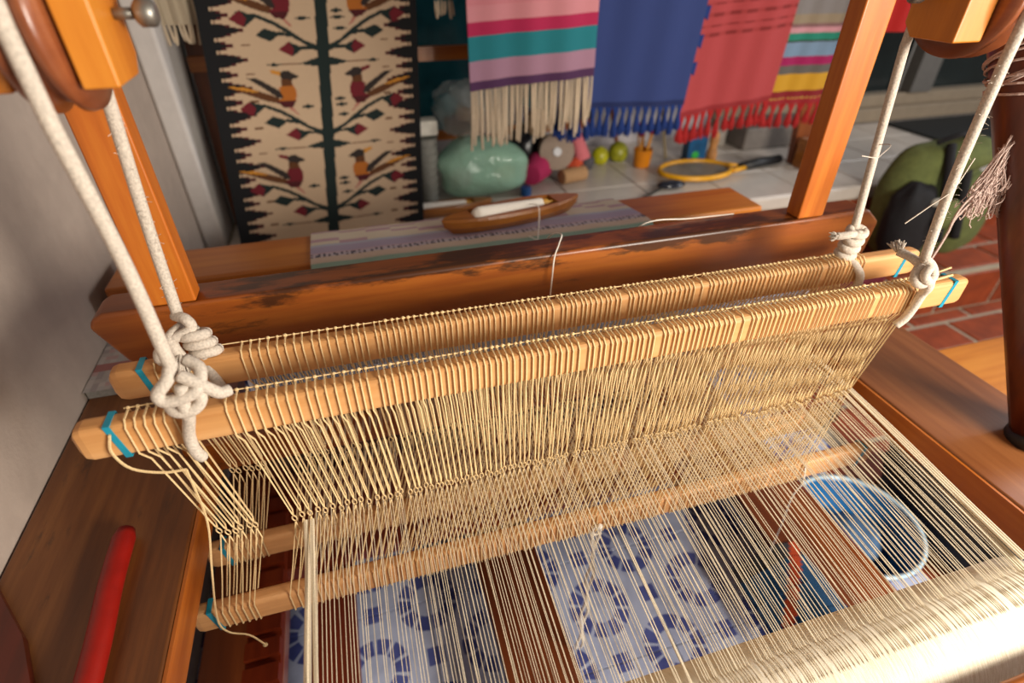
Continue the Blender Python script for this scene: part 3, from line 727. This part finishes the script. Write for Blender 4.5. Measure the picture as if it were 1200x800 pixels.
for dist, wm in ((uu, .030), (TW - uu, .020)):
    rd_, bl_ = border(dist, vv, wm)
    ph = (vv / .066) % 1
    paint((np.abs(ph - .8) < .03) & (dist < wm + .080) & (dist > wm + .060), 'b')
    paint(rd_ & ~bl_ & ((dist > wm + .004)), 'm'); paint(bl_ | (dist < wm), 'k')
bird = [('b', [(80,280),(220,292),(440,372),(450,418),(330,385),(150,312)]), ('y', [(80,278),(200,288),(300,322),(280,330),(160,304)]),
        ('d', [(225,228),(300,235),(450,325),(490,385),(430,372),(320,290)]), ('BODY', [(445,310),(480,285),(545,280),(572,330),(562,400),(520,445),(465,440),(415,400),(470,370)]),
        ('m', [(415,398),(562,398),(525,446),(465,442)]), ('b', [(472,250),(545,250),(545,292),(472,292)]), ('d', [(455,200),(530,195),(605,238),(545,255),(475,245)]),
        ('BEAK', [(398,183),(470,195),(470,228),(410,206)]), ('p', [(500,445),(530,445),(570,495),(555,495)]),
        ('g', [(190,395),(330,412),(440,455),(545,515),(640,580),(765,630),(765,662),(640,608),(545,545),(430,478),(320,432),(220,405)]),
        ('r', [(143,435),(222,386),(262,435),(238,492)]), ('g', [(222,386),(335,428),(238,492),(262,435)]),
        ('g', [(308,540),(372,498),(485,535),(402,585)]), ('g', [(470,520),(560,540),(640,585),(630,600),(560,560),(470,545)]),
        ('r', [(452,635),(530,588),(560,635),(545,682)]), ('g', [(530,588),(635,632),(545,682),(560,635)]), ('g', [(600,615),(680,620),(765,650),(765,665),(680,640),(600,640)]),
        ('g', [(590,731),(700,700),(765,685),(765,755),(650,745)]), ('b', [(440,729),(590,727),(590,736),(440,738)]), ('g', [(350,733),(405,721),(470,732),(410,744)]),
        ('g', [(590,443),(640,428),(705,443),(640,457)])]
k_ = .00035; U0 = .278
node = [(.082, 0), (.293, 1), (.500, 0), (.712, 1)]
for nv, kind in node:
    for side in (-1, 1):
        red = (side < 0) == (kind == 0)
        for c, pl in bird:
            if c == 'BODY': c = 'r' if red else 'o'
            if c == 'BEAK': c = 'r' if red else 'y'
            pp = [(U0 + .010 * (nv - .29) / .2 + (1 if side < 0 else -1) * (x - 770) * k_, nv - (yy_ - 640) * k_ * 1.02) for x, yy_ in pl]
            paint(in_poly(uu, vv, pp), c)
    for du, dv in ((.022, .175), (.030, .085), (.036, .045)):
        cx = U0 + .010 * (nv - .29) / .2 + du + .012; paint((np.abs(uu - cx) / .018 + np.abs(vv - nv - dv) / .0055) < 1, 'g')
paint(np.abs(uu - (U0 + .010 * (vv - .29) / .2)) < .0155, 'g')
Vd = Vector((.0, .135, 1.0)).normalized()
def tap_pt(u, v):
    t = v * TH
    return S(-.351 + u * TW + .145 * t * .55, 1.622 + u * .018 + Vd.y * t + .004 * sin(u * 9), -.719 + Vd.z * t)
tp = grid_cloth(tap_pt, NU, NV, lambda u, v: (0, 0, 0)); tp.col = img.reshape(-1, 3)
tag(tp.build('tapestry', attrm, solid=.006), 'cream tapestry with dark tree, red and orange birds and black zigzag borders', 'tapestry')

def towel(name, label, cat, x0, x1, zb, y, bands, skewb=0, ztop=.45, wav=.006, nu=40, lean=.0, side=0):
    # bands: list of (z_upper, colour) from the bottom upwards; last one runs to the top
    t = thing(name, label, cat, S((x0 + x1) / 2, y, zb))
    def fn(u, v):
        z = zb + skewb * u + (ztop - zb - skewb * u) * v
        return S(x0 + (x1 - x0) * u + side * (z - zb), y + wav * sin(u * 7 + z * 2) + .003 * sin(u * 23), z)
    nv = 170
    def cf(u, v):
        z = zb + (ztop - zb) * v
        for zu, c in bands:
            if z < zu:
                return c(u, z) if callable(c) else lin(c)
        return lin(bands[-1][1]) if not callable(bands[-1][1]) else bands[-1][1](u, z)
    grid_cloth(fn, nu, nv, cf).build('cloth', attrs, t, solid=.004)
    return t, fn
def strands(t, fn, n, L1, mat, r=.0035, seed=1, name='fringe', kind='stuff', jit=.25):
    rnd = random.Random(seed); m = MB()
    for k in range(n):
        u = (k + .5 + rnd.uniform(-.25, .25)) / n; p = Vector(fn(u, 0)); l = L1 * rnd.uniform(1 - jit, 1 + jit * .4); dx = rnd.uniform(-.008, .008)
        m.tube(spline([p + Vector((0, 0, .004)), p + Vector((dx * .4, rnd.uniform(-.006, .002), -l * .5)), p + Vector((dx, rnd.uniform(-.008, .004), -l))], 3), [r * .7, r * .8, r * .9, r, r * 1.05, r * 1.05, r * .8], 5)
    return m.build(name, mat, t, kind=kind)
def tassels(t, fn, n, L1, mat, seed=1, r=.011):
    rnd = random.Random(seed)
    for k in range(n):
        m = MB(); u = (k + .5) / n; p = Vector(fn(u, 0)); l = L1 * rnd.uniform(.85, 1.1); sw = rnd.uniform(-.006, .006)
        for q in range(9):
            a = q * 2 * pi / 9; e = Vector((cos(a) * r * rnd.uniform(.5, 1), sin(a) * r * .6, 0))
            st_ = Vector(fn((k + (q + .5) / 9) / n, 0))
            m.tube([st_ + Vector((0, 0, .004)), p + e * .35 + Vector((sw * .3, 0, -l * .38)), p + e + Vector((sw, 0, -l * .8)), p + e * .9 + Vector((sw, 0, -l * rnd.uniform(.92, 1.05)))], [.002, .0028, .0040, .0028], 5)
        m.build('tassel', mat, t)
CREAMF = plain('cream_fringe', '#ccb89e', .95, 300, .15, .001); BLUEF = plain('blue_fringe', '#14306e', .95, 300, .2, .001)
REDF = plain('red_fringe', '#a01c1c', .95, 300, .2, .001)
t, fn = towel('striped_shawl', 'pink shawl with magenta, teal, mauve and purple stripes and long cream fringe', 'shawl', .350, .722, -.335, 1.62,
              [(-.312, '#4e2a50'), (-.260, '#a87e92'), (-.201, '#1c7a84'), (-.168, '#b42250'), (-.13, '#d48a90'), (.02, '#d08088'), (.9, '#c87c88')], wav=.008, skewb=.022)
strands(t, fn, 44, .165, CREAMF, .0046, 2)
t, fn = towel('blue_shawl', 'plain dark blue shawl with blue tassels beside the pink striped one', 'shawl', .610, 1.052, -.405, 1.64,
              [(-.390, '#101f50'), (.9, '#28386e')], skewb=-.012, side=.09, wav=.008)
tassels(t, fn, 18, .095, BLUEF, 3, r=.013)
for k in range(7):   # small side tassels on its right edge
    z = -.30 + k * .075; x = 1.052 + .09 * (z + .405)
    MB().prism([S(x - .005, 1.64, z), S(x + .016, 1.638, z + .004), S(x + .012, 1.64, z - .035), S(x - .005, 1.64, z - .02)], (0, .006, 0)).build('side_tassel', BLUEF, t)
def redc(u, z):
    for zz in (-.148, -.178, -.206, -.232, -.10, -.05):
        if abs(z - zz) < .0035: return lin('#7c2020') if (u * 34) % 1 < .6 else lin('#983232')
    return lin('#a63c3e')
t, fn = towel('coral_shawl', 'coral red shawl with faint dotted lines and dark red tassels', 'shawl', 1.052, 1.392, -.462, 1.66, [(-.448, '#8a2024'), (.9, redc)], skewb=.035, wav=.008, side=.06)
tassels(t, fn, 12, .09, REDF, 5, r=.014)
stp = [(-.438, '#8c141c'), (-.432, lambda u, z: lin('#b89440') if (u * 22) % 1 < .5 else lin('#8c141c')), (-.412, '#7c1018'), (-.357, '#c08e1c'), (-.332, '#5c5650'), (-.303, '#960c50'), (-.262, '#7088a0'), (-.254, '#2c3420'),
       (-.236, '#1c7c66'), (-.216, '#c08890'), (-.206, '#7c5858'), (-.180, '#8c7c66'), (.9, '#7c7674')]
t, fn = towel('multicoloured_shawl', 'grey shawl with yellow, magenta, blue and green stripes and red tassels', 'shawl', 1.385, 1.64, -.452, 1.68, stp, wav=.005, side=.06)
tassels(t, fn, 7, .085, REDF, 8, r=.014)
t, fn = towel('red_cloth', 'bright red cloth hanging at the top right beside the pulley', 'cloth', 1.68, 1.92, -.235, 1.62, [(.9, '#a8100c')], wav=.008)
t, fn = towel('fringed_textile', 'cream-fringed edge of a textile hanging at the top left beside the tapestry', 'textile', -.40, -.31, -.165, 1.75, [(.9, '#b8a890')], wav=.004, nu=12)
strands(t, fn, 8, .05, CREAMF, .004, 12)
t, fn = towel('fringed_textile', 'short cream-fringed textile end hanging between the tapestry and the pink shawl', 'textile', .285, .335, -.125, 1.72, [(.9, '#245860')], wav=.002, nu=8)
strands(t, fn, 6, .045, CREAMF, .004, 13)

# ------------------------------------------------------------------ things on the tiled bench (top at z = -.78)
ZL = -.780
cp = thing('cup_stack', 'tall stack of white foam cups with a square white lid beside the tapestry', 'cups', (.262, 1.965, ZL))
cm = MB()
for k in range(9): cm.lathe((.262, 1.965, ZL + .0005 + k * .026), (0, 0, 1), [(0, .026 + .001 * k), (.022, .030 + .001 * k), (.0235, .033 + .001 * k), (.0259, .033 + .001 * k)], 20)
cm.build('cups', plain('foam', '#9a9a94', .7, 60, .08, 0), cp, smooth=False)
MB().box(.232, .302, 1.935, 1.998, ZL + .245, ZL + .295).build('lid', plain('white_lid', '#ece8dc', .5), cp, bevel=.006)
gb = thing('plastic_bag', 'crumpled pale green plastic bag full of yarn, under the pink shawl fringe', 'bag', (.46, 1.99, ZL))
g_film = film('green_plastic', '#b4e4cc', .62, .15)
MB().blob((.465, 2.0, ZL + .105), (.165, .115, .102), .75, 30, 48, .060, 1.7, 4).build('film', g_film, gb, smooth=True)
for k, (dx, dz, c) in enumerate([(-.08, .07, '#a8788c'), (0, .07, '#6f9c84'), (.08, .07, '#a89a70'), (-.03, .13, '#7f9c94'), (.06, .135, '#90b49c')]):
    MB().blob((.465 + dx, 2.0, ZL + dz), (.05, .045, .042), 1, 10, 14, .03, 4, k).build('yarn_ball', plain('yarn_in_bag_%s' % 'abcde'[k], c, .9, 60), gb, smooth=True)
pb = thing('plastic_bag', 'clear plastic bag of coloured yarns lying on top of the green bag', 'bag', (.46, 2.02, ZL + .20))
MB().blob((.455, 2.05, ZL + .300), (.15, .09, .098), .85, 24, 36, .07, 3, 9).build('film', film('clear_plastic', '#e0ecec', .32, .08), pb, smooth=True)
for k, (dx, dz, c, rx) in enumerate([(-.10, .03, '#3c8490', .045), (-.06, -.03, '#6b4030', .05), (-.01, .05, '#b4c4cc', .05), (-.04, .0, '#b89c80', .045), (.06, .03, '#4c7488', .055), (.03, -.055, '#7c2c34', .05), (.10, -.02, '#4c4c5c', .04)]):
    MB().blob((.455 + dx, 2.05, ZL + .285 + dz), (rx, .045, rx * .85), 1, 12, 16, .05, 4, k + 20).build('yarn_ball', plain('clear_bag_yarn_%s' % 'abcdefg'[k], c, .9, 60), pb, smooth=True)
bb = MB().blob((.70, 2.16, ZL + .10), (.085, .07, .098), .9, 16, 24, .08, 3, 14).build('dark_bag', plain('black_plastic', '#17181c', .3, 20, .3, .004), smooth=True)
tag(bb, 'crumpled black plastic bag behind the pink yarn cone', 'bag')
tag(MB().blob((.635, 2.19, ZL + .235), (.085, .06, .035), .9, 14, 20, .1, 3, 15).build('denim_bundle', plain('denim', '#5a6488', .9, 60, .2, .002), smooth=True), 'folded blue-grey cloth bundle behind the long cream fringe', 'cloth')
def ycone(name, label, c, ax, r0, r1, L1, col, grp='yarn spools on the tiled bench', core=True):
    t = thing(name, label, 'yarn spool', (c[0], c[1], ZL), grp); ax = Vector(ax).normalized()
    prof = [(0, r0 * .25)] + [(.001, r0)] + [(L1 * k / 14, r0 + (r1 - r0) * k / 14 + .0012 * (k % 2)) for k in range(1, 14)] + [(L1, r1), (L1 + .001, r1 * .25)]
    MB().lathe(c, ax, prof, 28).build('yarn', plain(label[:14].replace(' ', '_') + '_yarn', col, .9, 260, .2, .0012), t, smooth=False)
    if core: MB().lathe(Vector(c) - ax * .006, ax, [(0, r0 * .24), (.010, r0 * .24)], 16).build('core', plain('spool_core', '#c8c8cc', .5), t)
    return t
ycone('yarn_spool', 'magenta pink yarn cone lying on its side beside the blue bottle cap', (.655, 1.985, ZL + .055), (.75, .9, .1), .040, .054, .10, '#b0285a', core=False)
ycone('yarn_spool', 'beige-grey yarn spool facing forward with a pale metal core', (.775, 2.02, ZL + .125), (.15, 1, -.25), .068, .068, .055, '#968476')
ycone('yarn_spool', 'salmon pink yarn cone leaning against the right of the beige spool', (.905, 2.07, ZL + .07), (-.25, .2, .9), .034, .022, .115, '#c86c74', core=False)
ycone('yarn_spool', 'small orange-red yarn spool between the beige spool and the salmon cone', (.845, 2.03, ZL + .052), (.6, .7, .1), .026, .026, .06, '#c44c2c', core=False)
ycone('yarn_spool', 'tan yarn spool lying flat under the orange-red one', (.79, 2.00, ZL + .030), (1, .25, 0), .029, .029, .11, '#a8825c', core=False)
tag(MB().blob((.725, 2.13, ZL + .205), (.042, .04, .055), 1, 14, 18, .12, 4, 31).build('yarn_skein', plain('cream_skein', '#cfae8c', .95, 200, .2, .002), smooth=True), 'cream twisted yarn skein above the magenta cone', 'yarn')
tag(MB().blob((.955, 2.13, ZL + .035), (.030, .03, .033), 1, 12, 16, .05, 4, 32).build('yarn_ball', plain('grey_ball', '#4c4a50', .9, 200, .2, .001), smooth=True), 'small dark grey yarn ball at the right end of the spools', 'yarn')
tag(MB().lathe((.62, 1.93, ZL), (0, 0, 1), [(0, .019), (.004, .021), (.030, .021), (.034, .018)], 20).build('bottle_cap', plain('blue_plastic', '#0c4684', .35), smooth=False), 'small blue plastic cap on the white tiles behind the shuttle', 'cap')
for k, (x, y_, r, c, lb) in enumerate([(1.035, 2.19, .038, '#a8a414', 'left of the two yellow-green limes on the tiled bench'), (1.125, 2.20, .044, '#8c8c1c', 'right, larger of the two limes, green with a yellow patch')]):
    l = MB().lathe((x, y_, ZL), (.1, 0, 1), [(0, r * .3), (r * .12, r * .66), (r * .45, r * .92), (r * .95, r * 1.0), (r * 1.45, r * .88), (r * 1.8, r * .52), (r * 1.95, r * .16), (r * 2.0, r * .05)], 24).build('lime', plain('lime_skin_%s' % 'ab'[k], c, .4, 30, .35, .001), smooth=True)
    tag(l, lb, 'lime', 'limes on the bench')
oc = thing('stick_cup', 'orange plastic cup holding red-tipped sticks', 'cup', (1.20, 2.11, ZL))
MB().lathe((1.20, 2.11, ZL), (0, 0, 1), [(0, .030), (.003, .034), (.075, .040), (.075, .036), (.012, .031)], 24, True).build('cup', plain('orange_plastic', '#c8780c', .35), oc, smooth=False)
for k in range(5):
    a = k * 1.26; p0 = Vector((1.20 + .014 * cos(a), 2.11 + .014 * sin(a), ZL + .014)); p1 = Vector((1.20 + .034 * cos(a), 2.11 + .03 * sin(a), ZL + .145 + .01 * (k % 3)))
    s_ = MB().tube([p0, p1], .004, 6).build('stick', plain('amber_stick', '#c88418', .5), oc)
    MB().blob(p1, (.013, .012, .014), 1, 8, 10, .1, 3, k).build('tip', REDF, s_)
tag(MB().tube([(1.16, 2.25, ZL + .006), (1.13, 2.38, ZL + .30)], .010, 8).build('wooden_stick', W_rack), 'brown wooden stick leaning on the wall behind the right lime', 'stick')
tag(MB().tube([(1.345, 2.16, ZL + .006), (1.365, 2.30, ZL + .22)], .007, 8).build('pale_stick', plain('pale_stick', '#8c7c60', .6)), 'thin pale stick leaning behind the orange cup', 'stick')
bx = thing('carton', 'small blue carton with a green mark standing on the bench', 'box', (1.46, 2.12, ZL))
MB().box(1.415, 1.505, 2.10, 2.15, ZL, ZL + .13).build('body', plain('carton_blue', '#0c4a74', .4, 20, .3), bx, bevel=.002)
MB().blob((1.452, 2.0985, ZL + .03), (.018, .0012, .016), 1, 6, 12).build('mark', plain('carton_green', '#2c9c3c', .4), bx)
tag(MB().lathe((1.535, 2.10, ZL), (0, 0, 1), [(0, .022), (.03, .024), (.06, .016), (.085, .020), (.11, .019), (.125, .008)], 16).build('figurine', plain('tan_clay', '#b07840', .6, 30, .3, .002), smooth=True), 'small tan clay figurine beside the blue carton', 'figurine')
for k, (x, y_, h, c, lb) in enumerate([(1.60, 2.22, .10, '#b4aca4', 'pale short jar behind the racket, left one'), (1.70, 2.30, .12, '#9c948c', 'grey jar behind the racket near the wall')]):
    tag(MB().lathe((x, y_, ZL), (0, 0, 1), [(0, .03), (.004, .034), (h * .8, .034), (h * .85, .03), (h, .03)], 20).build('jar', plain('jar_%s' % 'ab'[k], c, .3), smooth=False), lb, 'jar')
tag(MB().box(1.83, 1.95, 1.865, 1.935, ZL, ZL + .12).build('wooden_block', W_shuttle, bevel=.004), 'brown wooden block standing beside the racket handle', 'block')
tag(MB().box(1.75, 2.15, 2.17, 2.37, ZL, ZL + .10).build('grey_box', plain('grey_box', '#6e6660', .6, 20, .15), bevel=.01), 'low grey box at the back of the bench under the shawls', 'box')
# bug racket
rkt = thing('insect_racket', 'yellow electric insect racket with black handle lying on the tiled bench', 'racket', (1.50, 1.94, ZL))
cx_, cy_, cz_ = 1.365, 1.955, ZL + .02
yel = plain('yellow_plastic', '#d89a10', .35)
ring = [(cx_ + .155 * cos(a), cy_ + .105 * sin(a), cz_) for a in [k * 2 * pi / 40 for k in range(41)]]
MB().tube(ring, .011, 8, False).tube([(cx_ + .145, cy_ - .055, cz_), (cx_ + .215, cy_ - .035, cz_)], .010, 8).tube([(cx_ + .145, cy_ + .045, cz_), (cx_ + .215, cy_ - .015, cz_)], .008, 8).build('head', yel, rkt, smooth=True)
mm = MB()
for k in range(-13, 14):
    x = k * .011; h = .100 * math.sqrt(max(0, 1 - (x / .15) ** 2)); mm.tube([(cx_ + x, cy_ - h, cz_), (cx_ + x, cy_ + h, cz_)], .0009, 4)
for k in range(-8, 9):
    y_ = k * .0115; h = .148 * math.sqrt(max(0, 1 - (y_ / .102) ** 2)); mm.tube([(cx_ - h, cy_ + y_, cz_ + .002), (cx_ + h, cy_ + y_, cz_ + .002)], .0009, 4)
mm.build('wire_mesh', METAL, rkt, kind='stuff')
MB().tube([(cx_ + .20, cy_ - .022, cz_ + .002), (cx_ + .30, cy_ - .008, cz_ + .004), (cx_ + .42, cy_ + .01, cz_ + .004)], [.016, .020, .019], 12).build('handle', BLACK, rkt, smooth=True)
# black spoon
sp_ = thing('spoon', 'black and silver spoon lying behind the beam near the racket', 'spoon', (1.17, 1.83, ZL))
MB().blob((1.19, 1.84, ZL + .016), (.062, .034, .015), 1, 10, 18).build('bowl', plain('dark_glossy', '#20222c', .15, 20, .4), sp_, smooth=True)
MB().tube([(1.14, 1.82, ZL + .014), (1.02, 1.76, ZL + .006), (.97, 1.745, ZL + .006)], .005, 8).build('handle', DARKMETAL, sp_, smooth=True)
# second shuttle on the bench
boat('boat_shuttle', 'second wooden shuttle on the white tiles between tapestry and green bag', (.295, 1.835, ZL), R(3), .34, .075, .040)
tag(MB().box(2.76, 3.60, 1.90, 2.36, ZL, ZL + .012).build('dark_mat', plain('dark_mat', '#121414', .8, 60, .2, .001)), 'dark mat lying on the tiled bench below the window', 'mat')

# ------------------------------------------------------------------ backpack on the step
bp = thing('backpack', 'olive green backpack with black straps leaning on the tiled bench', 'backpack', (2.03, 1.47, -1.05))
OL = plain('olive_fabric', '#5e6636', .9, 30, .2, .004); BKF = plain('black_fabric', '#131216', .85, 30, .3, .003)
Mx = Matrix.Rotation(R(-8), 3, 'Y')
MB().blob((2.03, 1.52, -.815), (.185, .105, .235), .7, 22, 32, .02, 2, 3, Mx).build('body', OL, bp, smooth=True)
MB().blob((2.13, 1.43, -.84), (.105, .065, .160), .75, 18, 26, .02, 2, 5, Mx).build('front_pocket', OL, bp, smooth=True)
MB().blob((2.06, 1.47, -.62), (.115, .085, .055), .8, 16, 24, .03, 2, 6, Matrix.Rotation(R(-14), 3, 'Y')).build('top_flap', OL, bp, smooth=True)
MB().blob((1.90, 1.44, -.86), (.085, .07, .165), .8, 16, 24, .05, 3, 7, Mx).build('side_pocket', BKF, bp, smooth=True)
for dx in (0, .085):
    MB().tube(spline([(1.97 + dx, 1.46, -.575), (1.945 + dx, 1.405, -.66), (1.95 + dx, 1.375, -.77), (1.98 + dx, 1.36, -.90)], 6), [.016] * 19, 8).build('strap', BKF, bp, smooth=True)
MB().tube(spline([(1.95, 1.50, -.58), (1.99, 1.46, -.545), (2.04, 1.46, -.545), (2.07, 1.49, -.57)], 6), .009, 8).build('handle', BKF, bp, smooth=True)
MB().blob((1.915, 1.375, -.75), (.030, .012, .014), .7, 8, 12).build('buckle', plain('grey_buckle', '#a8a498', .5), bp, smooth=True)
MB().blob((1.965, 1.36, -.80), (.042, .016, .06), 1, 10, 14, .05, 3, 2, Matrix.Rotation(R(20), 3, 'Y')).build('mesh_pocket', OL, bp, smooth=True)
bp.location.x += .08
tag(MB().box(1.62, 1.88, 1.35, 1.55, -1.0495, -1.02).build('folded_cloth', plain('dark_red_cloth', '#5c1020', .9, 30, .2, .003), bevel=.008), 'folded dark red cloth on the brick step left of the backpack', 'cloth')

# ------------------------------------------------------------------ things on the floor under the warp
bs = thing('basin', 'blue plastic basin with a pale rim on the floor under the warp', 'basin', (1.035, .55, -1.25))
RZ = 1.08
MB().lathe((1.035, .550, -1.2495), (0, 0, 1), [(0, .105), (.004, .11), (.10, .138), (.108, .142)], 40, False).add([(1.035 + .108 * cos(a), .550 + .108 * sin(a), -1.243) for a in [k * pi / 20 for k in range(40)]], [tuple(range(40))]).build('bowl', plain('blue_basin', '#1c5c92', .3, 10, .15), bs, smooth=True, solid=.003)
MB().lathe((1.035, .550, -1.2495), (0, 0, 1), [(.104, .138), (.112, .138), (.113, .148), (.104, .149), (.104, .138)], 40, False).build('rim', plain('pale_rim', '#a8c0d0', .3), bs, smooth=True)
MB().blob((1.04, .55, -1.205), (.08, .07, .03), 1, 12, 18, .1, 3, 4).build('pale_cloth', plain('blue_grey_cloth', '#3c5c80', .8, 40, .2), bs, smooth=True)
tag(MB().blob((1.33, .47, -1.165), (.125, .25, .08), .9, 20, 28, .09, 3, 6).build('black_bag', plain('black_bag', '#0f0d10', .6, 20, .4, .006), smooth=True), 'crumpled black bag on the floor right of the blue basin', 'bag')
rg = MB(); rg.col = []
for j in range(16):
    for i in range(16):
        def q(i, j):
            x = .700 + i * .0085; return (x, .36 + j * .012 - i * .001, -1.1145 - max(0, .789 - x) * .9 + .002 * sin(i * .7) * sin(j * .6))
        rg.add([q(i, j), q(i + 1, j), q(i + 1, j + 1), q(i, j + 1)], [(0, 1, 2, 3)])
        rg.col.append(lin('#b8441c') if (i - j) in (0, 1, -1) else lin('#1c4a72') if j < 13 else lin('#3a3a40'))
tag(rg.build('rag', attrs, solid=.003), 'blue cloth with red-orange stripe draped over the lower side rail', 'cloth')
